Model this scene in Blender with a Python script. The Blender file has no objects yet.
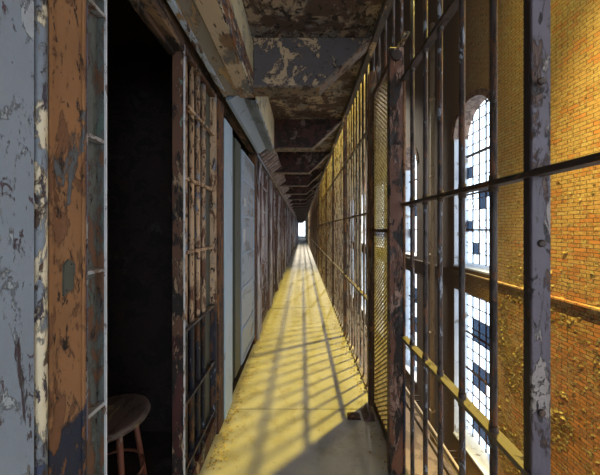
import bpy, bmesh, math, random
from mathutils import Vector, Matrix
random.seed(7)
S = bpy.context.scene
COL = S.collection

# ------------------------------------------------------------------ camera, world, lights, exposure
cam_d = bpy.data.cameras.new('camera')
cam = bpy.data.objects.new('camera', cam_d); COL.objects.link(cam)
cam.location = (0, 0, 1.6); cam.rotation_euler = (math.pi/2, 0, 0)
cam_d.sensor_width = 36; cam_d.lens = 16.2
cam_d.shift_x = -2/600; cam_d.shift_y = -8.5/600
cam_d.clip_start = .05; cam_d.clip_end = 500
S.camera = cam

w = bpy.data.worlds.new('sky'); S.world = w; w.use_nodes = True
bgn = w.node_tree.nodes['Background']
bgn.inputs[0].default_value = (.80, .90, 1, 1); bgn.inputs[1].default_value = 4.4

def lamp(name, kind, loc, target, energy, color, radius=.3, size=None, blend=.5):
    d = bpy.data.lights.new(name, kind); d.energy = energy; d.color = color
    if kind == 'SPOT':
        d.shadow_soft_size = radius; d.spot_size = math.radians(size); d.spot_blend = blend
    o = bpy.data.objects.new(name, d); COL.objects.link(o); o.location = loc
    o.rotation_euler = (Vector(target)-Vector(loc)).to_track_quat('-Z', 'Y').to_euler()
    return o
lamp('atrium_floodlight', 'SPOT', (4.75, 6.2, 13.4), (0.2, 4.6, 0), 14000, (1, .77, .12), .23, 56, .6)
lamp('far_floodlight', 'SPOT', (3.9, 19, 13.4), (0.2, 17, 0), 30000, (1, .93, .76), .35, 96, .5)
lamp('wall_floodlight', 'SPOT', (2.6, 2.0, 11.0), (5.2, 2.6, 1.5), 16000, (1, .74, .20), .12, 55, .8)

S.view_settings.view_transform = 'Standard'; S.view_settings.look = 'None'
S.view_settings.gamma = 1; S.view_settings.use_curve_mapping = False
S.view_settings.exposure = 0

# ------------------------------------------------------------------ materials
class NT:
    def __init__(s, name):
        s.m = bpy.data.materials.new(name); s.m.use_nodes = True
        s.t = s.m.node_tree; s.t.nodes.clear()
        s.out = s.n('ShaderNodeOutputMaterial'); s.b = s.n('ShaderNodeBsdfPrincipled')
        s.l(s.b.outputs[0], s.out.inputs[0]); s.geo = s.n('ShaderNodeNewGeometry')
        s.pos = s.geo.outputs['Position']
    def n(s, k, **kw):
        x = s.t.nodes.new(k)
        for a, v in kw.items(): setattr(x, a, v)
        return x
    def l(s, a, b): s.t.links.new(a, b)
    def math(s, op, a, b=None, c=None):
        x = s.n('ShaderNodeMath', operation=op)
        for i, v in enumerate((a, b, c)):
            if v is None: continue
            if isinstance(v, (int, float)): x.inputs[i].default_value = v
            else: s.l(v, x.inputs[i])
        return x.outputs[0]
    def scaled(s, vec):
        x = s.n('ShaderNodeVectorMath', operation='MULTIPLY'); s.l(s.pos, x.inputs[0]); x.inputs[1].default_value = vec
        y = s.n('ShaderNodeVectorMath', operation='ADD'); s.l(x.outputs[0], y.inputs[0])
        y.inputs[1].default_value = (random.uniform(0, 50),)*3
        return y.outputs[0]
    def noise(s, scale, vec=(1, 1, 1), detail=6, rough=.65, dist=0):
        x = s.n('ShaderNodeTexNoise'); x.inputs['Scale'].default_value = scale
        x.inputs['Detail'].default_value = detail; x.inputs['Roughness'].default_value = rough
        x.inputs['Distortion'].default_value = dist
        s.l(s.scaled(vec), x.inputs['Vector']); return x.outputs['Fac']
    def step(s, v, lo, soft=.015):
        x = s.n('ShaderNodeMapRange'); s.l(v, x.inputs[0])
        x.inputs[1].default_value = lo-soft; x.inputs[2].default_value = lo+soft; return x.outputs[0]
    def mix(s, f, a, b):
        x = s.n('ShaderNodeMix', data_type='RGBA')
        if isinstance(f, (int, float)): x.inputs[0].default_value = f
        else: s.l(f, x.inputs[0])
        for i, v in ((6, a), (7, b)):
            if isinstance(v, tuple): x.inputs[i].default_value = (*v[:3], 1)
            else: s.l(v, x.inputs[i])
        return x.outputs[2]

def peel(name, base, layers, rough=.6, bump=.6, vary=.25, low=None, lowz=1.04, dist=.004, metal=0):
    """painted or rusted surface: layers = (colour, noise scale, threshold, stretch) each a chipped patch over the one before"""
    N = NT(name)
    v = N.noise(5, detail=8)
    dark = tuple(c*(1-vary) for c in base); light = tuple(min(1, c*(1+vary)) for c in base)
    col = N.mix(v, dark, light)
    h = N.math('MULTIPLY', N.noise(60, detail=4), .35)
    if low:
        z = N.n('ShaderNodeSeparateXYZ'); N.l(N.pos, z.inputs[0])
        e = N.math('ADD', z.outputs[2], N.math('MULTIPLY', N.noise(9), .16))
        k = N.math('SUBTRACT', 1, N.step(e, lowz+.08, .01))
        col = N.mix(k, col, low)
    for c, sc, th, st in layers:
        sc = sc*1.5
        nz = N.math('ADD', N.noise(sc, st, 10, .70, .5), N.math('MULTIPLY', N.math('SUBTRACT', N.noise(sc*6, st, 6, .7), .5), .10))
        th = .5+(th-.5)*.70
        f = N.step(nz, th, .010)
        rim = N.math('SUBTRACT', N.step(nz, th-.022, .008), f)
        col = N.mix(N.math('MULTIPLY', rim, .55), col, (.03, .02, .018))  # dark rim painted round each chip: dirt plus its edge shadow
        cv = N.mix(N.noise(sc*4), tuple(x*.7 for x in c), tuple(min(1, x*1.3) for x in c))
        col = N.mix(f, col, cv)
        h = N.math('SUBTRACT', h, f)
    N.l(col, N.b.inputs['Base Color']); N.b.inputs['Roughness'].default_value = rough
    N.b.inputs['Metallic'].default_value = metal
    b = N.n('ShaderNodeBump'); b.inputs['Strength'].default_value = bump; b.inputs['Distance'].default_value = dist
    N.l(h, b.inputs['Height']); N.l(b.outputs[0], N.b.inputs['Normal'])
    return N.m

I1 = (1, 1, 1); V = (1, 1, .35); VV = (1, 1, .08); H = (1, .35, 1)
DARKC = (.012, .008, .007)
M = {}
M['blue_wall'] = peel('peeling_blue_plaster', (.22, .265, .325), [((.42, .37, .27), 6, .66, V), ((.34, .38, .42), 10, .60, V), ((.09, .045, .06), 20, .675, V), ((.05, .03, .04), 9, .72, (1, 1, .15))], .55, .9, .18, dist=.006)
M['cream_bead'] = peel('chipped_cream_paint', (.62, .55, .40), [((.18, .21, .25), 9, .54, V), ((.07, .035, .02), 14, .60, V), ((.05, .04, .06), 25, .63, V)], .6, .8, low=(.04, .06, .12), lowz=1.03)
M['rust'] = peel('orange_rust', (.25, .12, .048), [((.16, .07, .03), 8, .56, V), ((.09, .10, .11), 6, .70, V), ((.015, .008, .006), 30, .66, V)], .75, .8, .35, low=(.009, .014, .034), lowz=1.06)
M['frame_side'] = peel('patched_grey_brown_paint', (.11, .12, .11), [((.15, .075, .04), 5, .53, V), ((.10, .14, .12), 11, .62, V), (DARKC, 22, .66, V)], .6, .7)
M['bar_rib'] = peel('dull_rib_paint', (.30, .30, .30), [((.14, .08, .05), 20, .56, I1)], .5, .5)
M['white_edge'] = peel('worn_white_edge', (.50, .52, .55), [((.14, .07, .04), 20, .60, V)], .5, .5)
M['door_face'] = peel('door_rust_and_cream', (.10, .045, .025), [((.30, .20, .12), 6, .57, V), ((.15, .2, .16), 9, .66, V), (DARKC, 14, .58, V)], .7, .8, low=(.05, .012, .01), lowz=1.0)
M['bar_cream'] = peel('old_cream_bar_paint', (.46, .31, .19), [((.22, .26, .34), 9, .63, V), ((.12, .05, .025), 12, .57, V), ((.02, .012, .01), 26, .63, V)], .6, .7, low=(.014, .016, .030))
M['bar_low'] = M['bar_cream']
M['rust_post'] = peel('dark_rust_post', (.13, .055, .02), [((.20, .09, .03), 10, .56, V), ((.03, .012, .01), 14, .55, V)], .75, .7, low=(.05, .018, .015))
M['blue_jamb'] = peel('pale_blue_paint', (.36, .47, .60), [((.22, .25, .28), 10, .70, V)], .45, .3, .08)
M['sage'] = peel('dull_sage_paint', (.065, .07, .055), [((.05, .05, .045), 9, .66, V)], .55, .4, .1)
M['blue_panel'] = peel('slate_blue_panel_paint', (.24, .30, .37), [((.17, .20, .24), 4, .64, I1), ((.12, .07, .05), 18, .76, V)], .5, .4, .12)
M['far_rust'] = peel('purple_brown_rust', (.15, .085, .08), [((.30, .27, .28), 6, .60, VV), ((.04, .022, .02), 7, .56, VV), ((.10, .16, .13), 7, .68, VV)], .6, .8)
M['far_pale'] = peel('pale_worn_steel', (.46, .43, .47), [((.14, .07, .05), 6, .53, VV), ((.03, .02, .02), 9, .64, VV)], .5, .7)
M['header'] = peel('header_rust', (.09, .05, .03), [((.22, .14, .08), 5, .60, H), (DARKC, 8, .55, H)], .75, .8)
M['sand'] = peel('sandy_worn_paint', (.50, .41, .31), [((.22, .14, .09), 5, .575, H), ((.14, .15, .16), 4, .63, H), ((.05, .02, .015), 18, .68, H)], .6, .5, .2)
M['grey_sand'] = peel('grey_over_sand_paint', (.27, .25, .23), [((.42, .29, .16), 5, .54, H), ((.03, .02, .02), 20, .67, H)], .6, .6, .2)
M['lip_blue'] = peel('chipped_ice_blue_paint', (.42, .52, .68), [((.30, .20, .10), 14, .57, H), ((.08, .035, .02), 16, .58, H)], .5, .6)
M['flaky'] = peel('flaking_ivory_over_rust', (.55, .50, .36), [((.30, .12, .04), 9, .52, H), ((.08, .08, .12), 14, .55, H), ((.02, .012, .02), 24, .60, H)], .6, 1, dist=.008)
M['ivory'] = peel('ivory_paint', (.60, .54, .36), [((.30, .33, .34), 3, .60, I1), ((.1, .05, .03), 16, .70, H)], .6, .5)
M['ice'] = peel('smooth_ice_blue_paint', (.28, .36, .50), [((.20, .29, .36), 4, .66, H)], .45, .3, .12)
M['grey_blue'] = peel('grey_blue_paint', (.27, .33, .42), [((.16, .17, .18), 3, .60, H)], .45, .3, .12)
M['bracket'] = peel('dark_umber_bracket_paint', (.075, .065, .068), [((.42, .30, .18), 2.2, .60, I1), ((.14, .10, .07), 9, .66, I1), (DARKC, 14, .66, I1)], .6, .6, .2)
M['maroon'] = peel('dark_maroon_paint', (.065, .022, .022), [((.17, .13, .12), 3, .60, I1), (DARKC, 7, .52, I1)], .6, .7)
M['flange'] = peel('brown_flange', (.15, .115, .09), [((.26, .13, .06), 12, .62, I1), ((.03, .015, .012), 9, .58, I1)], .6, .6)
M['slab'] = peel('mottled_slab_soffit', (.33, .26, .19), [((.20, .19, .18), 3, .54, I1), ((.075, .045, .035), 2.6, .50, I1), ((.02, .012, .01), 12, .58, I1)], .75, .6)
M['concrete'] = None
M['fence_bar'] = peel('fence_bar_steel', (.060, .045, .045), [((.30, .34, .42), 13, .62, V), ((.14, .06, .03), 14, .57, V), ((.02, .014, .014), 16, .58, V)], .42, .7)  # pale blue patches stand in for daylight highlights on the bars
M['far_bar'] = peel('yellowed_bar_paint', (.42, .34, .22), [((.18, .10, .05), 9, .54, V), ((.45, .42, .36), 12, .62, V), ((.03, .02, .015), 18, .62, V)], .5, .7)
M['rail'] = peel('worn_rail_paint', (.16, .12, .08), [((.40, .34, .20), 9, .58, H), ((.02, .014, .012), 14, .56, H)], .6, .8)
M['rail_dark'] = peel('dark_flaking_rail', (.055, .035, .03), [((.15, .07, .03), 12, .58, H), ((.015, .01, .01), 16, .56, H)], .6, .8)
M['low_rail'] = peel('lit_rail_paint', (.165, .135, .10), [((.08, .08, .04), 12, .62, H), ((.03, .02, .015), 20, .67, H)], .6, .8)  # lighter warm tone stands in for lamplight on the lower rail
M['big_post'] = peel('violet_grey_post_paint', (.115, .095, .12), [((.30, .26, .24), 9, .58, V), ((.09, .045, .03), 7, .60, V), ((.015, .01, .012), 16, .63, V)], .5, .8, dist=.006)
M['big_post_dark'] = peel('dark_post_flank', (.03, .02, .02), [((.10, .05, .03), 8, .62, V)], .5, .6)
M['gate_post'] = peel('gate_post_rust', (.15, .06, .035), [((.28, .17, .13), 8, .555, V), ((.012, .008, .008), 11, .555, V), ((.05, .05, .055), 5, .62, V)], .55, .9)
M['gate_frame'] = peel('gate_frame_rust', (.06, .028, .015), [((.20, .09, .03), 10, .57, V), ((.10, .11, .08), 8, .63, V)], .7, .7)
M['mesh'] = peel('mesh_steel', (.22, .17, .10), [((.10, .05, .02), 12, .55, I1)], .5, .3)
M['bolt'] = peel('bolt_iron', (.05, .035, .03), [((.14, .08, .05), 40, .6, I1)], .5, .5)
M['cell'] = peel('dark_cell_wall', (.022, .012, .013), [((.035, .03, .035), 3, .66, I1), ((.012, .008, .01), 5, .50, I1)], .85, .5)  # very dark maroon brown with slightly lighter and darker mottling
M['wood'] = peel('scuffed_stool_wood', (.12, .09, .085), [((.24, .20, .12), 7, .62, H), ((.06, .04, .035), 15, .58, H)], .55, .4)
M['stool_leg'] = peel('reddish_stool_leg', (.20, .07, .045), [((.30, .26, .22), 10, .66, V)], .5, .4)
M['pipe'] = peel('beige_pipe_paint', (.38, .30, .20), [((.18, .12, .08), 6, .66, V)], .6, .3, .1)
M['win_frame'] = peel('rusty_window_bars', (.10, .055, .035), [((.30, .25, .2), 3, .62, I1)], .7, .3)
M['reveal'] = peel('whitewashed_reveal', (.62, .64, .68), [((.32, .26, .2), 1.2, .66, I1)], .7, .3, .1)
M['arch'] = peel('shaded_arch_brown', (.23, .15, .11), [((.10, .06, .045), 5, .56, I1)], .8, .5)  # brown colour stands in for shade on the arch soffit
M['ground'] = peel('dusty_brown_ground', (.20, .14, .09), [((.12, .08, .05), .7, .52, I1)], .8, .3)
M['chip'] = peel('fallen_chips', (.45, .36, .18), [((.20, .13, .07), 20, .55, I1)], .7, .2)
M['tag'] = peel('paper_sticker', (.52, .56, .60), [((.5, .25, .15), 60, .66, I1)], .6, .1)

# concrete walkway
N = NT('worn_walkway_concrete')
c = N.mix(N.noise(1.6, detail=8), (.21, .20, .19), (.47, .45, .41))
c = N.mix(N.step(N.noise(7, I1, 9), .60, .10), c, (.26, .23, .18))
c = N.mix(N.step(N.noise(45, I1, 5), .68, .03), c, (.12, .09, .07))
N.l(c, N.b.inputs['Base Color']); N.b.inputs['Roughness'].default_value = .62
b = N.n('ShaderNodeBump'); b.inputs['Strength'].default_value = .5; b.inputs['Distance'].default_value = .006
N.l(N.noise(30, detail=9), b.inputs['Height']); N.l(b.outputs[0], N.b.inputs['Normal'])
M['concrete'] = N.m

# painted brick of the outer wall
N = NT('painted_peeling_brick')
sp = N.n('ShaderNodeSeparateXYZ'); N.l(N.pos, sp.inputs[0])
cb = N.n('ShaderNodeCombineXYZ'); N.l(sp.outputs[1], cb.inputs[0]); N.l(sp.outputs[2], cb.inputs[1])
br = N.n('ShaderNodeTexBrick'); N.l(cb.outputs[0], br.inputs['Vector'])
for k, v in (('Scale', 1), ('Mortar Size', .007), ('Mortar Smooth', .3), ('Brick Width', .235), ('Row Height', .078)):
    br.inputs[k].default_value = v
br.inputs['Color1'].default_value = (.58, .25, .08, 1); br.inputs['Color2'].default_value = (.36, .15, .055, 1)
br.inputs['Mortar'].default_value = (.22, .16, .09, 1)
br2 = N.n('ShaderNodeTexBrick'); N.l(cb.outputs[0], br2.inputs['Vector'])
for k, v in (('Scale', 1), ('Mortar Size', .007), ('Mortar Smooth', .2), ('Brick Width', .235), ('Row Height', .078)):
    br2.inputs[k].default_value = v
br2.inputs['Color1'].default_value = (0, 0, 0, 1); br2.inputs['Color2'].default_value = (1, 1, 1, 1)
br2.inputs['Mortar'].default_value = (.3, .3, .3, 1)
# paint survives more on the upper wall and brick by brick
zr = N.n('ShaderNodeMapRange'); N.l(sp.outputs[2], zr.inputs[0])
zr.inputs[1].default_value = -2.2; zr.inputs[2].default_value = 2.6; zr.inputs[3].default_value = -.075; zr.inputs[4].default_value = .055
yr = N.n('ShaderNodeMapRange'); N.l(sp.outputs[1], yr.inputs[0])
yr.inputs[1].default_value = 5.5; yr.inputs[2].default_value = 8.5; yr.inputs[3].default_value = 0; yr.inputs[4].default_value = .22
q = N.math('ADD', N.math('MULTIPLY', N.noise(3.4, (1, 1, 1.6), 10, .78), .75), zr.outputs[0])
q = N.math('ADD', q, .09)
q = N.math('ADD', q, yr.outputs[0])
q = N.math('ADD', q, N.math('MULTIPLY', br2.outputs['Color'], .17))
pm = N.step(q, .555, .012)
paint = N.mix(N.noise(2.2, detail=9), (.40, .28, .11), (.68, .54, .24))
paint = N.mix(N.math('MULTIPLY', N.step(N.noise(26, detail=8), .55, .04), .75), paint, (.20, .11, .04))
paint = N.mix(N.math('MULTIPLY', br2.outputs['Color'], .60), paint, (.50, .24, .07))
paint = N.mix(N.math('MULTIPLY', br.outputs['Fac'], .85), paint, (.13, .09, .05))
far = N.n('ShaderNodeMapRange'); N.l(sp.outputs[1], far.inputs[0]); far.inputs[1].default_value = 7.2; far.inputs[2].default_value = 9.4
paint = N.mix(far.outputs[0], paint, (.115, .085, .070))  # far stretch of wall darkened in colour, standing in for weaker light
brick = N.mix(N.math('MULTIPLY', N.step(N.noise(14, detail=8), .56, .06), .4), br.outputs['Color'], (.12, .065, .035))
fl = N.step(N.noise(7, (1, 1, 1.3), 9, .68, .6), .62, .012)   # yellow scabs of paint on bare brick
brick = N.mix(fl, brick, (.44, .36, .17))
brick = N.mix(N.math('MULTIPLY', br.outputs['Fac'], .9), brick, (.10, .065, .035))
col = N.mix(pm, brick, paint)
pit = N.step(N.noise(11, (1, 1, 1.5), 9, .72, .5), .605, .012)
col = N.mix(N.math('MULTIPLY', pit, .8), col, (.06, .035, .02))
N.l(col, N.b.inputs['Base Color']); N.b.inputs['Roughness'].default_value = .75
h = N.math('ADD', N.math('MULTIPLY', pm, .5), N.math('MULTIPLY', fl, .8))
h = N.math('SUBTRACT', h, N.math('MULTIPLY', br.outputs['Fac'], 1.2))
h = N.math('SUBTRACT', h, N.math('MULTIPLY', pit, .7))
h = N.math('ADD', h, N.math('MULTIPLY', N.noise(16, detail=8), .2))
b = N.n('ShaderNodeBump'); b.inputs['Strength'].default_value = 1; b.inputs['Distance'].default_value = .03
N.l(h, b.inputs['Height']); N.l(b.outputs[0], N.b.inputs['Normal'])
M['brick'] = N.m

def glass(name, tint, gl=.08):
    N = NT(name); N.t.nodes.remove(N.b)
    t = N.n('ShaderNodeBsdfTransparent'); t.inputs[0].default_value = (*tint, 1)
    g = N.n('ShaderNodeBsdfGlossy'); g.inputs[1].default_value = .15
    m = N.n('ShaderNodeMixShader'); m.inputs[0].default_value = gl
    N.l(t.outputs[0], m.inputs[1]); N.l(g.outputs[0], m.inputs[2]); N.l(m.outputs[0], N.out.inputs[0])
    return N.m
M['glass'] = glass('dirty_glass', (.88, .93, .97), .04)
M['glass_blue'] = glass('blue_dirty_glass', (.13, .165, .215))

# ------------------------------------------------------------------ mesh helpers
class MB:
    def __init__(s): s.bm = bmesh.new()
    def box(s, x0, x1, y0, y1, z0, z1, rot=None):
        m = Matrix.Translation(((x0+x1)/2, (y0+y1)/2, (z0+z1)/2))
        if rot: m = m @ rot
        m = m @ Matrix.Diagonal((abs(x1-x0), abs(y1-y0), abs(z1-z0), 1))
        bmesh.ops.create_cube(s.bm, size=1, matrix=m); return s
    def tube(s, pts, r, n=10, smooth=True):
        pts = [Vector(p) for p in pts]; rings = []
        rs = r if isinstance(r, (list, tuple)) else [r]*len(pts)
        for i, p in enumerate(pts):
            d = (pts[min(i+1, len(pts)-1)]-pts[max(i-1, 0)]).normalized()
            a = d.orthogonal().normalized() if abs(d.z) < .99 else Vector((1, 0, 0))
            a = (a - d*a.dot(d)).normalized(); b_ = d.cross(a)
            rings.append([s.bm.verts.new(p+(a*math.cos(t)+b_*math.sin(t))*rs[i]) for t in [2*math.pi*k/n for k in range(n)]])
        for i in range(len(rings)-1):
            for k in range(n):
                f = s.bm.faces.new((rings[i][k], rings[i][(k+1) % n], rings[i+1][(k+1) % n], rings[i+1][k])); f.smooth = smooth
        s.bm.faces.new(rings[0][::-1]); s.bm.faces.new(rings[-1]); return s
    def prism(s, poly, axis, a, b_):
        """poly extruded along an axis: axis 'y' takes (x,z) points, 'x' takes (y,z) points"""
        def P(p, t): return (p[0], t, p[1]) if axis == 'y' else (t, p[0], p[1])
        A = [s.bm.verts.new(P(p, a)) for p in poly]; B = [s.bm.verts.new(P(p, b_)) for p in poly]
        n = len(poly)
        for i in range(n): s.bm.faces.new((A[i], A[(i+1) % n], B[(i+1) % n], B[i]))
        s.bm.faces.new(A[::-1]); s.bm.faces.new(B); return s
    def build(s, name, mat, parent=None, bevel=0, kind=None, **props):
        bmesh.ops.recalc_face_normals(s.bm, faces=s.bm.faces)
        if bevel:
            bmesh.ops.bevel(s.bm, geom=[e for e in s.bm.edges if e.is_manifold and e.calc_face_angle(0) > .6], offset=bevel, segments=1, affect='EDGES')
        loc = world_loc(parent) if parent else None
        if loc is not None: bmesh.ops.translate(s.bm, verts=s.bm.verts, vec=-loc)
        me = bpy.data.meshes.new(name); s.bm.to_mesh(me); s.bm.free()
        for m in (mat if isinstance(mat, list) else [mat]): me.materials.append(m)
        o = bpy.data.objects.new(name, me); COL.objects.link(o)
        if parent: o.parent = parent
        if kind: o['kind'] = kind
        for k, v in props.items(): o[k] = v
        return o
def world_loc(o):
    v = Vector(o.location); p = o.parent
    while p: v += p.location; p = p.parent
    return v
def thing(name, label, cat, loc, group=None):
    o = bpy.data.objects.new(name, None); COL.objects.link(o); o.location = loc
    o.empty_display_size = .1
    o['label'] = label; o['category'] = cat
    if group: o['group'] = group
    return o
KIDS = {}
def copy_tree(o, kids, parent=None):
    c = o.copy(); COL.objects.link(c); c.parent = parent
    for ch in kids.get(o.name, []): copy_tree(ch, kids, c)
    return c
def kids_map():
    d = {}
    for o in bpy.data.objects:
        if o.parent: d.setdefault(o.parent.name, []).append(o)
    return d

WX = .653          # half width of the walkway
SLAB = 3.08        # underside of the walkway above
END = 50.0
PITCH = 1.55
ORD = ['first', 'second', 'third', 'fourth', 'fifth', 'sixth', 'seventh', 'eighth', 'ninth', 'tenth', 'eleventh', 'twelfth', 'thirteenth', 'fourteenth']

# ------------------------------------------------------------------ setting
m = MB()
y = -3.0
joints = [-3, -.6, 2.40, 5.4, 8.4, 11.4, 14.4, 17.4, 20.4, 23.4, 26.4, 29.4, 32.4, 35.4, 38.4, 41.4, 44.4, END]
for a, b_ in zip(joints, joints[1:]): m.box(-WX-.02, WX-.01, a+.003, b_-.003, -.16, 0)
m.build('floor', M['concrete'], kind='structure', bevel=.003)
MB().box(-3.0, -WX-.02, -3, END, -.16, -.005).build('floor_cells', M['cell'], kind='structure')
MB().box(WX-.012, WX+.035, -3, END, -.22, .018).build('trim_1', M['rail'], kind='structure')
# slab of the tier above
MB().box(-3.0, .53, -3, END, SLAB, SLAB+.18).build('ceiling', M['slab'], kind='structure')
MB().box(-3.0, -.70, -3, END, SLAB-.03, SLAB-.002).build('ceiling_cells', M['cell'], kind='structure')  # dark sheet added under the slab, its colour standing in for shade
MB().box(.53, .575, -3, END, SLAB-.06, SLAB+.20).build('trim_2', M['bracket'], kind='structure')
# cell block
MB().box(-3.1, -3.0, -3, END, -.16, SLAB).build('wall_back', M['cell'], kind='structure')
MB().box(-3.1, -2.9, -3, END, SLAB+.18, 14).build('wall_upper', M['cell'], kind='structure')  # unseen upper wall, put in to block light from the left
MB().box(-3.1, -1.0, -3, END, 5.9, 6.1).build('ceiling_upper', M['slab'], kind='structure')
m = MB()
for k in range(0, 31):
    yy = 2.14+PITCH*k
    m.box(-3.0, -.78, yy, yy+.10, -.005, SLAB)
m.box(-3.0, -.70, .50, .66, -.005, SLAB)
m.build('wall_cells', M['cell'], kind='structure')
MB().box(-3.1, .6, END, END+.12, -.16, .25).build('wall_end', M['reveal'], kind='structure')
m = MB()
for k in range(8): m.box(-.63+.17*k, -.60+.17*k, END, END+.04, .25, SLAB)
for z in (.3, 1.3, 2.3): m.box(-.65, .65, END, END+.04, z-.02, z+.02)
m.build('window_12', M['rust_post'], kind='structure')
# blue plastered pier beside the camera
m = MB(); m.box(-1.0, -WX, -1.6, .664, 0, SLAB)
m.build('wall_left', M['blue_wall'], kind='structure', bevel=.006)

# ---- outer wall with arched windows
OX, OT = 5.2, .5
WIN = [7.33+4.92*k for k in range(-2, 9)]; WW = 1.91
Z1, Z2, Z3, Z4 = -5.35, -.42, .38, 4.66      # lower window, upper window sill and spring
GZ = -6.5; TOP = 14
Y0, Y1 = -5.0, END+2
RV = WW/2
def arch_pts(yc, r, n=18): return [(yc-r*math.cos(math.pi*i/n), Z4+r*math.sin(math.pi*i/n)) for i in range(n+1)]
m = MB()
m.box(OX, OX+OT, Y0, WIN[0], GZ, TOP)
for i, y0 in enumerate(WIN):
    yn = WIN[i+1] if i+1 < len(WIN) else Y1
    m.box(OX, OX+OT, y0+WW, yn, GZ, TOP)
    m.box(OX, OX+OT, y0, y0+WW, GZ, Z1)
    m.box(OX, OX+OT, y0, y0+WW, Z2, Z3)
    # spandrel over the arch
    ap = arch_pts(y0+RV, RV)
    for (ya, za), (yb, zb) in zip(ap, ap[1:]):
        m.prism([(ya, za), (yb, zb), (yb, 6.2), (ya, 6.2)], 'x', OX, OX+OT)
    m.box(OX, OX+OT, y0, y0+WW, 6.2, TOP)
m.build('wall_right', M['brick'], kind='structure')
# reveals: thin plaster linings, arch ring browned to stand in for soffit shade, sloping sills
m = MB(); ma = MB()
for y0 in WIN:
    for za, zb in ((Z1, Z2), (Z3, Z4)):
        m.box(OX+.01, OX+OT, y0, y0+.012, za, zb); m.box(OX+.01, OX+OT, y0+WW-.012, y0+WW, za, zb)
    for zz in (Z1, Z3):
        m.prism([(OX-.03, zz-.05), (OX+OT, zz-.05), (OX+OT, zz+.10), (OX-.03, zz)], 'y', y0, y0+WW)
    m.box(OX+.01, OX+OT, y0, y0+WW, Z2-.012, Z2)
    ao = arch_pts(y0+RV, RV+.16); ai = arch_pts(y0+RV, RV-.012)
    for k in range(len(ao)-1):
        ma.prism([ai[k], ai[k+1], ao[k+1], ao[k]], 'x', OX-.025, OX+OT-.02)
m.build('trim_3', M['reveal'], kind='structure')
ma.build('trim_4', M['arch'], kind='structure')
# ledge between the two tiers of windows
m = MB()
m.box(OX-.06, OX, Y0, Y1, .16, .22)
m.box(OX-.03, OX, Y0, Y1, .07, .16)
m.build('trim_5', M['brick'], kind='structure', bevel=.01)
# ground of the atrium and its far end
MB().box(-3.2, OX+.6, Y0, Y1, GZ-.2, GZ).build('floor_atrium', M['ground'], kind='structure')
MB().box(-3.2, -3.0, Y0, Y1, GZ, -.16).build('wall_under', M['cell'], kind='structure')
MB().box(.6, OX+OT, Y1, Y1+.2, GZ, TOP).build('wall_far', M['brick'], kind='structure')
MB().box(-3.2, OX+.6, Y0, Y1, TOP, TOP+.2).build('ceiling_atrium', M['cell'], kind='structure')
m = MB()      # unseen gable end behind the camera; tall opening added to brighten the walkway
m.box(-3.2, OX+.6, Y0-.2, Y0, GZ, .3); m.box(-3.2, OX+.6, Y0-.2, Y0, 5.2, TOP); m.box(4.2, OX+.6, Y0-.2, Y0, .3, 5.2); m.box(-3.2, -1.0, Y0-.2, Y0, .3, 5.2)
m.build('wall_near', M['brick'], kind='structure')
# windows
random.seed(11)
for i, y0 in enumerate(WIN):
    XG = OX+OT-.05
    fr = MB(); gl = MB(); gb = MB()
    nc = 6; cw = WW/nc
    for tier, (za, zb) in enumerate(((Z1+.05, Z2), (Z3+.05, Z4+RV))):
        def top(yy): return zb if tier == 0 else Z4+math.sqrt(max(0, RV**2-(yy-y0-RV)**2))
        for k in range(nc+1):
            yy = y0+k*cw
            t = top(min(max(yy, y0+.02), y0+WW-.02))
            fr.box(XG-.02, XG+.02, yy-.011, yy+.011, za, t)
        zz = za; rows = []
        rh = .36
        while zz < zb: rows.append(zz); zz += rh
        for zr_ in rows:
            if tier == 1 and zr_ > Z4:
                hw = math.sqrt(max(0, RV**2-(zr_-Z4)**2))
            else: hw = RV
            fr.box(XG-.02, XG+.02, y0+RV-hw, y0+RV+hw, zr_-.010, zr_+.010)
            for k in range(nc):
                ya, yb = y0+k*cw, y0+(k+1)*cw
                zt = min(zr_+rh, top(ya), top(yb))
                if zt-zr_ < .05: continue
                u = random.random()
                if tier == 0:
                    blue = (int((zr_-za)/.36) % 4 in (1, 2)) and 0 < k < 5 and u < .93
                else:
                    blue = u < .06 or (1.9 < zr_ < 2.7 and k in (1, 2, 3) and u < .75)
                if u > .93: continue
                (gb if blue else gl).box(XG-.002, XG+.002, ya+.013, yb-.013, zr_+.012, zt-.012)
        # heavier crossbars of the guard frame
        for f in (.22, .45, .70):
            zc = za+f*(zb-za); hw = RV
            fr.box(XG-.05, XG-.01, y0, y0+WW, zc-.03, zc+.03)
    f = fr.build('window_%d' % (i+1), M['win_frame'], kind='structure')
    gl.build('pane', M['glass'], f); gb.build('tinted_pane', M['glass_blue'], f)
    if i in (2, 3):      # bent and broken lead strips hanging in the near windows
        br_ = MB()
        for _ in range(9):
            a = Vector((XG-.06, y0+random.uniform(.2, 1.7), random.uniform(.6, 4.4)))
            pts = [a]
            for _k in range(3): pts.append(pts[-1]+Vector((random.uniform(-.03, .03), random.uniform(-.35, .35), random.uniform(-.45, .15))))
            br_.tube([tuple(p) for p in pts], .012, 5)
        br_.build('broken_strip', M['win_frame'], f)

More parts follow.
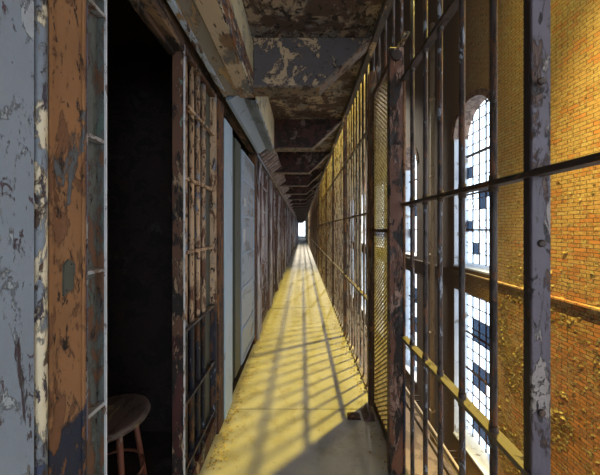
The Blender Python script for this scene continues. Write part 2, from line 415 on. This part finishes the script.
# ------------------------------------------------------------------ ceiling brackets of the walkway above
def bracket(k):
    yb = 2.19+PITCH*k
    first = k == 0
    t = thing('ceiling_bracket', ('nearest' if first else ORD[k] if k < 12 else 'far') + ' tapered steel bracket under the walkway ceiling' + (' with large cream bare patches' if first else ', dark maroon'), 'bracket', (0, yb, SLAB), 'tapered brackets under the ceiling')
    xl = -.374 if k < 2 else -.60
    p = [(xl, 2.68), (.13, 2.68), (.53, 3.06), (.53, SLAB), (xl, SLAB)]
    MB().prism(p, 'y', yb-.10, yb-.085).build('web', M['bracket'] if first else M['maroon'], t)
    # bottom flange follows the taper
    MB().prism([(xl, 2.665), (.135, 2.665), (.54, 3.045), (.53, 3.06), (.13, 2.68), (xl, 2.68)], 'y', yb-.16, yb-.02).build('flange', M['flange'], t)
    if k < 12:
        for x in (-.3, -.1, .1): MB().tube([(x, yb-.08, 2.665), (x, yb-.08, 2.657)], .012, 8).build('rivet', M['bolt'], t)
    return t
for k in range(31): bracket(k)

# ------------------------------------------------------------------ lock-bar housing over the cell doors
HX0, HX1, HZ = -.618, -.378, 2.65
t = thing('lock_bar_housing', 'nearest sandy steel housing over the cell doors with flaking ivory side', 'housing', (HX0, .2, HZ))
MB().box(HX0+.02, -.50, -1.2, 2.15, HZ+.012, HZ+.03).build('soffit', M['grey_sand'], t, label='grey and sand mottled strip')
MB().box(-.495, HX1-.012, -1.2, 2.155, HZ-.004, HZ+.03).build('soffit', M['sand'], t, bevel=.003)
MB().box(HX0-.006, HX0+.028, -1.2, 2.15, HZ-.003, HZ+.03).build('lip', M['lip_blue'], t, bevel=.004, label='chipped pale blue edge strip')
MB().box(HX1-.012, HX1, -1.2, 2.155, HZ-.004, HZ+.16).build('flange', M['flaky'], t, bevel=.003)
MB().box(HX1-.022, HX1-.010, -1.2, 2.15, HZ+.16, SLAB).build('side', M['ivory'], t)
t = thing('lock_bar_housing', 'second housing over the cell doors, smooth grey blue underside and ivory side', 'housing', (HX0, 2.2, HZ))
MB().prism([(HX0-.004, HZ), (HX0+.03, HZ), (-.50, HZ+.065), (-.50, HZ+.075), (HX0-.004, HZ+.02)], 'y', 2.20, 3.76).build('soffit', M['ice'], t)
MB().prism([(-.50, HZ+.065), (HX1-.015, HZ+.004), (HX1, HZ+.004), (HX1, HZ+.02), (-.50, HZ+.08)], 'y', 2.27, 3.76).build('soffit', M['grey_blue'], t)
MB().box(HX1-.010, HX1, 2.25, 3.78, HZ+.02, SLAB).build('side', M['ivory'], t)
MB().box(HX1-.004, HX1+.003, 2.24, 3.78, HZ, HZ+.03).build('lip', M['lip_blue'], t)
for k in range(30):
    a = 3.80+PITCH*k
    t = thing('lock_bar_housing', (ORD[k+2] if k < 10 else 'far')+' housing over the cell doors, rusty purple brown cover', 'housing', (HX0, a, HZ), 'rusty lock bar housings')
    MB().prism([(HX0-.004, HZ), (HX0+.03, HZ), (-.40, 2.80), (-.40, 2.82), (HX0-.004, HZ+.02)], 'y', a, a+1.53).build('cover', M['far_rust'], t)
    MB().box(HX0-.014, HX0+.006, a, a+1.53, HZ-.012, HZ+.03).build('lip', M['sand'] if k % 3 else M['ice'], t)
    if k < 5:
        for j in range(9):
            m = MB()
            yy = a+.08+j*.17
            m.prism([(HX0+.03, HZ-.004), (-.40, 2.795), (-.40, 2.81), (HX0+.03, HZ+.01)], 'y', yy, yy+.03)
            m.build('rib', M['far_pale'], t)

# ------------------------------------------------------------------ left: first cell front
DX = -.655
MB().tube([(DX-.012, .683, 0), (DX-.012, .683, SLAB)], .018, 16).build('trim_6', M['cream_bead'], kind='structure')
m = MB(); m.box(DX-.10, DX-.004, .700, .818, 0, SLAB)
m.box(DX-.004, DX+.001, .700, .712, 0, SLAB); m.box(DX-.004, DX+.001, .806, .818, 0, SLAB)
tp = m.build('trim_7', M['rust'], kind='structure', bevel=.0015)
t = thing('lock_plate', 'small grey steel plate fixed to the orange rusty door post', 'plate', (DX, .755, 1.46))
m = MB(); m.prism([(.742, 1.415), (.772, 1.43), (.779, 1.50), (.757, 1.515), (.743, 1.50)], 'x', DX-.006, DX+.002)
m.build('plate', M['sage'], t)
for q in ((.748, 1.43), (.766, 1.50)): MB().tube([(DX+.001, q[0], q[1]), (DX+.005, q[0], q[1])], .003, 8).build('screw', M['bolt'], t)

ZR = [2.31, 1.89, 1.465, 1.02, .60, .23]
t = thing('door_track_frame', 'ribbed steel channel on the left edge of the open dark cell', 'frame', (DX, .862, 0))
MB().box(DX-.035, DX-.028, .82, .905, 0, 2.62).build('back_plate', M['frame_side'], t)
MB().box(DX-.04, DX+.001, .820, .826, 0, 2.62).build('flange', M['big_post'], t)
MB().box(DX-.04, DX-.004, .900, .905, 0, 2.62).build('flange', M['frame_side'], t)
MB().box(DX-.004, DX+.002, .899, .905, 0, 2.62).build('edge_strip', M['white_edge'], t, label='worn white edge strip')
for z in ZR+[2.56]:
    MB().box(DX-.028, DX-.002, .826, .899, z-.006, z+.006).build('rib', M['bar_rib'], t)

# header over the opening
m = MB(); m.box(DX-.075, DX+.004, .905, 1.50, 2.585, SLAB); m.box(DX-.085, DX-.05, .905, 1.50, 2.565, 2.60)
m.build('trim_8', M['header'], kind='structure', bevel=.003)
m = MB(); m.box(DX-.075, DX-.01, 1.50, 3.75, 2.66, SLAB); m.build('trim_9', M['header'], kind='structure')

# sliding grille door
def grille_door(y0, y1, label, mats, group=None, detail=True, z1=2.63):
    fm, bm_, sm = mats
    t = thing('cell_door', label, 'door', (DX, y0, 0), group)
    MB().box(DX-.067, DX-.002, y0, y0+.014, .05, z1).build('stile', fm, t, bevel=.002)
    MB().box(DX-.003, DX+.002, y0-.002, y0+.012, .05, z1).build('edge_strip', M['white_edge'] if detail else sm, t)
    for i, z in enumerate(ZR):
        MB().box(DX-.028, DX-.002, y0+.014, y1-.03, z-.009, z+.009).build('rail', bm_, t)
    MB().box(DX-.045, DX-.002, y0, y1, z1-.03, z1).build('rail', fm, t)
    MB().prism([(y0, .03), (y1, .03), (y1, .17), (y0, .10)], 'x', DX-.04, DX-.004).build('kick_plate', fm, t)
    n = 4
    for j in range(n):
        yy = y0+.075+j*.093*(y1-y0)/.53
        MB().tube([(DX-.030, yy, .12), (DX-.030, yy, z1-.02)], .0165, 12).build('bar', bm_, t)
    if detail: MB().box(DX-.060, DX-.040, y1-.15, y1-.03, .17, z1-.04).build('back_plate', M['sage'], t)
    MB().box(DX-.045, DX+.002, y1-.018, y1, .05, z1).build('stile', sm, t, bevel=.002)
    return t
grille_door(1.50, 2.065, 'barred sliding cell door beside the open dark cell, cream above and dark blue below', (M['door_face'], M['bar_cream'], M['bar_cream']))
# posts
MB().box(DX-.10, DX+.006, 2.10, 2.245, 0, 2.62).build('trim_10', M['rust_post'], kind='structure', bevel=.004)
MB().box(DX-.08, DX+.012, 2.262, 2.50, .0, 2.53).build('trim_11', M['blue_jamb'], kind='structure', bevel=.004)
# closed sheet door with ribs
t = thing('sheet_cell_door', 'slate blue sheet steel cell door with horizontal ribs', 'door', (DX, 2.55, 0))
MB().box(DX-.05, DX-.022, 2.52, 2.66, .10, 2.52).build('side_plate', M['sage'], t)
MB().box(DX-.03, DX-.002, 2.66, 2.90, .13, 2.50).build('lock_plate', M['sage'], t, bevel=.003)
MB().box(DX-.03, DX+.004, 2.905, 3.66, .14, 2.46).build('panel', M['grey_blue'], t)
MB().box(DX-.03, DX+.010, 2.900, 2.925, .14, 2.46).build('edge_strip', M['ice'], t)
MB().box(DX-.03, DX+.010, 3.635, 3.66, .14, 2.46).build('edge_strip', M['ice'], t)
for z in (2.14, 1.74, 1.33, .95, .5, 2.44, .16): MB().box(DX+.004, DX+.016, 2.925, 3.635, z-.012, z+.012).build('rib', M['ice'], t)
MB().tube([(DX-.002, 2.78, 1.545), (DX+.001, 2.78, 1.545)], .035, 14).build('keyhole', M['bolt'], t)
for (ya, yb, za, zb) in ((3.04, 3.13, 1.86, 1.95), (3.0, 3.09, 1.45, 1.60)):
    MB().box(DX+.0045, DX+.0065, ya, yb, za, zb).build('sticker', M['tag'], t)

# ------------------------------------------------------------------ left: repeating cell fronts
def far_front(k, y0):
    far = k >= 9
    d = (ORD[k] if k < 9 else 'far')
    pm_ = M['far_rust'] if k % 3 != 1 else M['far_pale']
    sh = random.uniform(-.03, .03)
    p = thing('cell_front_post', d+' rust brown steel post past the slate blue door', 'post', (DX, y0, 0), 'rust brown posts between the far cells' if k else None)
    MB().box(DX-.09, DX+.004, y0, y0+.13, 0, 2.64).build('column', M['rust_post'] if k % 2 == 0 else M['far_rust'], p)
    MB().tube([(DX+.018, y0+.18, 0), (DX+.018, y0+.18, 2.60)], .024, 10).build('lock_rod', M['far_pale'], p)
    MB().box(DX-.012, DX+.03, y0+.42, y0+.44, 0, 2.62).build('edge_strip', M['far_pale'], p)
    if not far:
        grille_door(y0+.58+sh, y0+1.36+sh, d+' barred cell door past the slate blue door', (M['far_rust'], M['far_rust'] if k % 2 else M['far_pale'], M['far_pale']), 'barred doors of the far cells', detail=False)
    else:
        m = MB()
        a, b_ = y0+.58, y0+1.36
        m.box(DX-.06, DX+.002, a, a+.03, .05, 2.63); m.box(DX-.06, DX+.002, b_-.03, b_, .05, 2.63)
        for z in ZR: m.box(DX-.03, DX-.002, a, b_, z-.01, z+.01)
        for j in range(5): m.tube([(DX-.03, a+.13+j*.12, .1), (DX-.03, a+.13+j*.12, 2.6)], .018, 6)
        o = m.build('cell_door', M['far_pale'] if k % 2 else M['far_rust'])
        o['label'] = 'small far barred cell door near the vanishing end of the walkway'; o['category'] = 'door'; o['group'] = 'tiny far cell doors'
random.seed(5)
for k in range(30):
    far_front(k, 3.75+PITCH*k)
MB().box(DX-.08, DX-.01, 3.75, END, 2.63, SLAB).build('trim_12', M['far_rust'], kind='structure')

# ------------------------------------------------------------------ stool in the dark cell
sx, sy, sz = -1.07, 1.50, .575
t = thing('round_stool', 'worn round wooden stool standing in the dark cell', 'stool', (sx, sy, 0))
m = MB()
prof = [(0, sz), (.15, sz-.002), (.178, sz-.001), (.195, sz-.008), (.200, sz-.022), (.192, sz-.038), (.17, sz-.042), (0, sz-.038)]
ns = 40; rings = []
for r, z in prof:
    if r == 0: rings.append([m.bm.verts.new((sx, sy, z))]*ns)
    else: rings.append([m.bm.verts.new((sx+r*math.cos(2*math.pi*i/ns), sy+r*math.sin(2*math.pi*i/ns), z)) for i in range(ns)])
for A, B in zip(rings, rings[1:]):
    for i in range(ns):
        vs = [A[i], A[(i+1) % ns], B[(i+1) % ns], B[i]]
        u = []
        for v in vs:
            if v not in u: u.append(v)
        f = m.bm.faces.new(u); f.smooth = True
m.build('seat', M['wood'], t)
for a in (-35, 55, 145, 235):
    ca, sa = math.cos(math.radians(a)), math.sin(math.radians(a))
    MB().tube([(sx+.12*ca, sy+.12*sa, sz-.03), (sx+.20*ca, sy+.20*sa, 0)], [.016, .013], 10).build('leg', M['stool_leg'], t)
pts = [(sx+.165*math.cos(a), sy+.165*math.sin(a), .24) for a in [math.radians(x) for x in range(0, 361, 15)]]
MB().tube(pts, .007, 8).build('ring_brace', M['stool_leg'], t)

# ------------------------------------------------------------------ right: barred fence
FX = WX
RZ = (.905, 1.755, 2.56)
def bar_mesh(yy, z1, z0=None, foot=True, n=10, r=.0105):
    m = MB(); j = random.uniform(-.004, .004)
    pts = [(FX-.035, yy, .022), (FX-.012, yy, .05), (FX+.002, yy, .10)] if foot else [(FX, yy, z0)]
    if foot: pts += [(FX, yy, .5), (FX, yy+j, 1.4), (FX, yy, z1)]
    else: pts += [(FX, yy+j, z1)]
    m.tube(pts, r, n); return m
def rail(t, ya, yb, mats):
    for z, mt, nm in zip(RZ, mats, ('lower', 'middle', 'upper')):
        w_ = .021
        m = MB(); m.box(FX-w_, FX+w_, ya, yb, z-.0095, z+.0095)
        m.build('rail', mt, t, bevel=.0015)
ZT = 4.3
# near section, beside the camera
t = thing('bar_fence', 'nearest barred fence section, dark thick bars in front of the window and brick wall', 'fence', (FX, -.6, 0))
near = [-.63, -.46, -.29, -.12, .05, .22, .39, .56, .92, 1.10, 1.275, 1.43, 1.60]
for yy in near:
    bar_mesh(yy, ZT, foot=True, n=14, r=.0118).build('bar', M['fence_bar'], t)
    for z in RZ: MB().tube([(FX, yy, z-.028), (FX, yy, z+.028)], .0150, 12).build('collar', M['bolt'], t)
rail(t, -.7, 1.73, (M['low_rail'], M['rail_dark'], M['rail_dark']))
# big flat post
t = thing('fence_post', 'thick violet grey flat steel post with round bolts, nearest on the right', 'post', (FX, .74, 0))
MB().box(.639, .692, .750, .760, .018, ZT).build('face_plate', M['big_post'], t, bevel=.002)
MB().box(.639, .651, .760, .780, .018, ZT).build('side_plate', M['big_post_dark'], t, bevel=.001)
for z in (2.01, 1.56, 1.09, 2.62, .45):
    MB().tube([(.664, .750, z), (.664, .746, z), (.664, .743, z)], [.0105, .0105, .006], 12).build('bolt', M['bolt'], t)
# gate post and mesh gate
t = thing('gate_post', 'chipped rusty square post at the hinge side of the mesh gate', 'post', (.62, 1.78, 0))
m = MB(); m.box(.567, .660, 1.75, 1.80, .0, 2.78)
m.build('shaft', M['gate_post'], t, bevel=.004)
MB().tube([(.612, 1.75, 2.72), (.612, 1.735, 2.72)], .034, 18).build('hinge_cap', M['big_post_dark'], t)
for z in (2.28, 1.31, 1.12, .66):
    MB().tube([(.605, 1.75, z), (.605, 1.743, z)], .016, 12).build('bolt', M['bolt'], t)
MB().box(.655, .668, 1.74, 1.80, .0, 2.56).build('side_strip', M['rust'], t)

GY0, GY1, GX = 1.83, 2.40, .640
t = thing('mesh_gate', 'narrow wire mesh gate between the rusty post and the far barred fence', 'gate', (GX, GY0, 0))
m = MB()
m.tube([(GX, GY0+.004, .05), (GX, GY0, 2.60), (GX, GY0+.03, 2.72), (GX, GY0+.10, 2.78), (GX, GY0+.2, 2.80), (GX, GY1-.02, 2.80), (GX, GY1, 2.78), (GX, GY1, .05)], .013, 10)
m.box(GX-.012, GX+.012, GY0, GY1, .04, .075)
m.build('frame', M['gate_frame'], t)
m = MB()
cw_, ch_ = .050, .036
ang = math.atan2(ch_, cw_)
def strand(sgn):
    c0 = -1.0
    z0_, z1_ = .06, 2.76
    sl = sgn*ch_/cw_
    n_ = int((z1_-z0_+(GY1-GY0)*abs(sl))/ch_)+2
    start = z0_-(GY1-GY0)*abs(sl) if sgn > 0 else z0_
    for i in range(n_):
        zc = start+i*ch_           # z at GY0
        ya, za = GY0, zc; yb, zb = GY1, zc+sl*(GY1-GY0)
        # clip to z range
        def clip(ya, za, yb, zb):
            P = [(ya, za), (yb, zb)]
            for lim, s_ in ((z0_, 1), (z1_, -1)):
                a, b_ = P
                ia, ib = s_*(a[1]-lim) >= 0, s_*(b_[1]-lim) >= 0
                if not ia and not ib: return None
                if ia != ib:
                    f = (lim-a[1])/(b_[1]-a[1]); q = (a[0]+f*(b_[0]-a[0]), lim)
                    P = [a, q] if ia else [q, b_]
            return P
        P = clip(ya, za, yb, zb)
        if not P: continue
        (ya, za), (yb, zb) = P
        L = math.hypot(yb-ya, zb-za)
        if L < .02: continue
        rot = Matrix.Rotation(math.atan2(zb-za, yb-ya), 4, 'X')
        yc, zc2 = (ya+yb)/2, (za+zb)/2
        m.box(GX-.003+.001*sgn, GX+.003+.001*sgn, yc-L/2, yc+L/2, zc2-.0036, zc2+.0036, rot)
strand(1); strand(-1)
m.build('wire_mesh', M['mesh'], t)
MB().box(GX-.018, GX+.018, GY0-.02, GY1+.02, 1.575, 1.60).build('crossbar', M['gate_frame'], t, bevel=.002)
MB().box(GX-.030, GX-.014, GY0-.01, GY0+.09, 1.545, 1.63).build('latch', M['bolt'], t, bevel=.003)

t = thing('fence_post', 'dark rusty post between the mesh gate and the far barred fence', 'post', (FX, 2.47, 0))
MB().box(FX-.045, FX+.015, 2.43, 2.50, .0, 3.02).build('shaft', M['gate_frame'], t, bevel=.004)
MB().box(FX-.05, FX-.045, 2.43, 2.445, .0, 3.0).build('edge_strip', M['rust'], t)
# bars above the gate
t = thing('bar_fence', 'short upper barred section above the mesh gate, thin bluish bars', 'fence', (FX, 1.7, 2.8))
for yy in (1.77, 1.93, 2.11, 2.29, 2.46):
    bar_mesh(yy, ZT, z0=2.84 if yy > 1.8 else 2.80, foot=False, n=12).build('bar', M['fence_bar'], t)
MB().box(FX-.02, FX+.02, 1.68, 2.48, 2.815, 2.83).build('rail', M['rail'], t)

# far fence panels
rb = .172
def fence_panel(k):
    ya = 2.50+PITCH*k
    lab = (ORD[k] if k < 14 else 'far')+' barred fence section beyond the mesh gate, yellowed paint'
    t = thing('bar_fence', lab, 'fence', (FX, ya, 0), 'barred fence sections beyond the mesh gate')
    for j in range(8):
        yy = ya+.17+j*rb
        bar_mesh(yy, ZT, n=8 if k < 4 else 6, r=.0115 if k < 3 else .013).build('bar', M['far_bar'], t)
    rail(t, ya+.026, ya+PITCH-.022, (M['low_rail'], M['rail'], M['rail']))
    if k: MB().box(FX-.028, FX+.012, ya-.02, ya+.025, 0, ZT).build('post', M['gate_frame'] if k < 3 else M['rust_post'], t)
for k in range(14): fence_panel(k)
for k in range(14, 31):
    ya = 2.50+PITCH*k
    m = MB()
    for j in range(8): m.tube([(FX, ya+.17+j*rb, .02), (FX, ya+.17+j*rb, ZT)], .014, 5)
    for z in RZ: m.box(FX-.022, FX+.022, ya+.02, ya+PITCH-.022, z-.007, z+.007)
    m.box(FX-.028, FX+.012, ya-.02, ya+.025, 0, ZT)
    o = m.build('bar_fence', M['far_bar'])
    o['label'] = 'tiny far barred fence section at the vanishing end of the walkway'; o['category'] = 'fence'; o['group'] = 'tiny far fence sections'

# ------------------------------------------------------------------ small things
t = thing('floor_stop', 'rusty wedge shaped floor stop at the foot of the mesh gate', 'door stop', (.44, 2.30, 0))
MB().prism([(.385, 0), (.50, 0), (.48, .016), (.40, .016)], 'y', 2.26, 2.34).build('wedge', M['rust_post'], t, bevel=.004)
t = thing('floor_bracket', 'small grey steel bracket on the floor beside the mesh gate', 'bracket', (.57, 2.32, 0))
MB().prism([(.515, 0), (.61, 0), (.60, .05), (.56, .055)], 'y', 2.24, 2.38).build('plate', M['far_rust'], t, bevel=.003)
m = MB(); m.tube([(.535, 2.25, .03), (.535, 2.235, .03)], .008, 8); m.build('bolt', M['bolt'], t)

# drainpipe and heating pipes of the outer wall
t = thing('drainpipe', 'beige vertical drainpipe on the outer wall between two arched windows', 'pipe', (OX-.18, 10.4, GZ))
MB().tube([(OX-.18, 10.4, GZ), (OX-.18, 10.4, 9.5)], .085, 14).build('tube', M['pipe'], t)
for z in (-5.4, -2.4, .6, 3.6, 6.6): MB().tube([(OX-.18, 10.4, z-.05), (OX-.18, 10.4, z+.05)], .105, 14).build('collar', M['pipe'], t)
for i, z in enumerate((-5.75, -5.98)):
    t = thing('heating_pipe', ('upper' if i == 0 else 'lower')+' thin heating pipe running low along the outer wall', 'pipe', (OX-.40, 8, z))
    MB().tube([(OX-.40, -3, z), (OX-.40, 30, z)], .045, 10).build('tube', M['pipe'], t)
    for yy in range(0, 24, 3): MB().box(OX-.42, OX-.001, yy-.02, yy+.02, z-.09, z-.045).build('hanger', M['bolt'], t)

# floodlights hanging in the atrium (their lamps are created at the top)
for lab, (lx, ly, lz), rr in (('black dish floodlight high over the near end of the atrium', (4.75, 6.2, 13.4), .48),
                          ('black dish floodlight high over the far end of the atrium', (3.9, 19, 13.4), .50),
                          ('small black dish floodlight aimed at the brick wall', (2.6, 2.0, 11.0), .30)):
    t = thing('floodlight', lab, 'lamp', (lx, ly, lz))
    m = MB(); n_ = 28; R0 = []
    for r_, z_ in ((.10, lz+.48), (rr, lz+.30), (rr, lz-.34), (rr-.02, lz-.34), (rr-.02, lz+.28), (.09, lz+.45)):
        R0.append([m.bm.verts.new((lx+r_*math.cos(2*math.pi*i/n_), ly+r_*math.sin(2*math.pi*i/n_), z_)) for i in range(n_)])
    for A, B in zip(R0, R0[1:]+R0[:1]):
        for i in range(n_): m.bm.faces.new((A[i], A[(i+1) % n_], B[(i+1) % n_], B[i]))
    m.build('dish', M['bolt'], t)
    MB().tube([(lx, ly, lz+.45), (lx, ly, TOP)], .03, 8).build('hanger_rod', M['bolt'], t)

# peeled scabs of paint on the brick wall
random.seed(21)
m = MB()
def hsh(y, z):
    return math.sin(y*2.1+1.3*math.sin(z*1.7))+math.sin(z*2.7+1.9*math.sin(y*1.3+1))+.7*math.sin(5*y+3*z)
cnt = 0
while cnt < 6500:
    y_ = random.uniform(3.6, 7.2); z_ = random.uniform(-4.6, 2.9)
    p = .10+.5*(hsh(y_, z_) > .3)
    if z_ > .8: p *= .30
    if z_ > 1.8: p *= .35
    if z_ < -.6: p *= 1.5
    if random.random() > p: continue
    if random.random() < .3: pass
    cnt += 1
    s_ = random.uniform(.008, .036)*random.choice((.7, 1, 1.2)); st_ = random.uniform(.45, 1); sa_ = random.uniform(-.5, 2.2); n_ = random.choice((5, 6, 7)); a0 = random.random()*6
    tilt = random.uniform(.2, 1.1); ta = random.uniform(-.9, .9)
    up = Vector((0, math.cos(ta), math.sin(ta)))
    vs = []
    for i in range(n_):
        a = a0+2*math.pi*i/n_; r = s_*random.uniform(.4, 1.4)
        yy, zz = r*math.cos(a), r*math.sin(a)*st_
        yy, zz = yy*math.cos(sa_)-zz*math.sin(sa_), yy*math.sin(sa_)+zz*math.cos(sa_)
        d = yy*up.y+zz*up.z+s_
        vs.append(m.bm.verts.new((OX-.003-max(0, d)*math.tan(tilt)*.36, y_+yy, z_+zz)))
    c_ = m.bm.verts.new((OX-.002-s_*.3*tilt, y_, z_))
    for i in range(n_):
        m.bm.faces.new((vs[i], vs[(i+1) % n_], c_))
o = m.build('paint_flakes', peel('curled_yellow_flakes', (.40, .32, .12), [((.20, .13, .05), 9, .50, I1), ((.52, .44, .20), 14, .6, I1)], .95, .2), kind='stuff')
o['label'] = 'curled yellow paint flakes peeling off the brick wall'; o['category'] = 'paint flakes'

# fallen paint chips along the edges of the walkway
m = MB()
for i in range(900):
    if i < 620:
        y_ = 1.8+abs(random.gauss(0, 1.2)); x_ = -.64+abs(random.gauss(0, .055))
    else:
        y_ = random.uniform(1.7, 6); x_ = .60-abs(random.gauss(0, .05))
    if y_ > 8: continue
    s_ = random.uniform(.003, .013); a0 = random.random()*6
    vs = [m.bm.verts.new((x_+s_*random.uniform(.5, 1.2)*math.cos(a0+k*1.26), y_+s_*random.uniform(.5, 1.2)*math.sin(a0+k*1.26), .002+random.random()*.006)) for k in range(5)]
    m.bm.faces.new(vs)
o = m.build('fallen_paint_chips', M['chip'], kind='stuff')
o['label'] = 'fallen paint chips and dust along the walkway edges'; o['category'] = 'paint chips'

# labels of the repeats name their own place
for o in list(bpy.data.objects):
    if o.parent is None and o.get('label', '').startswith('far '):
        o['label'] = 'tiny '+o['label']
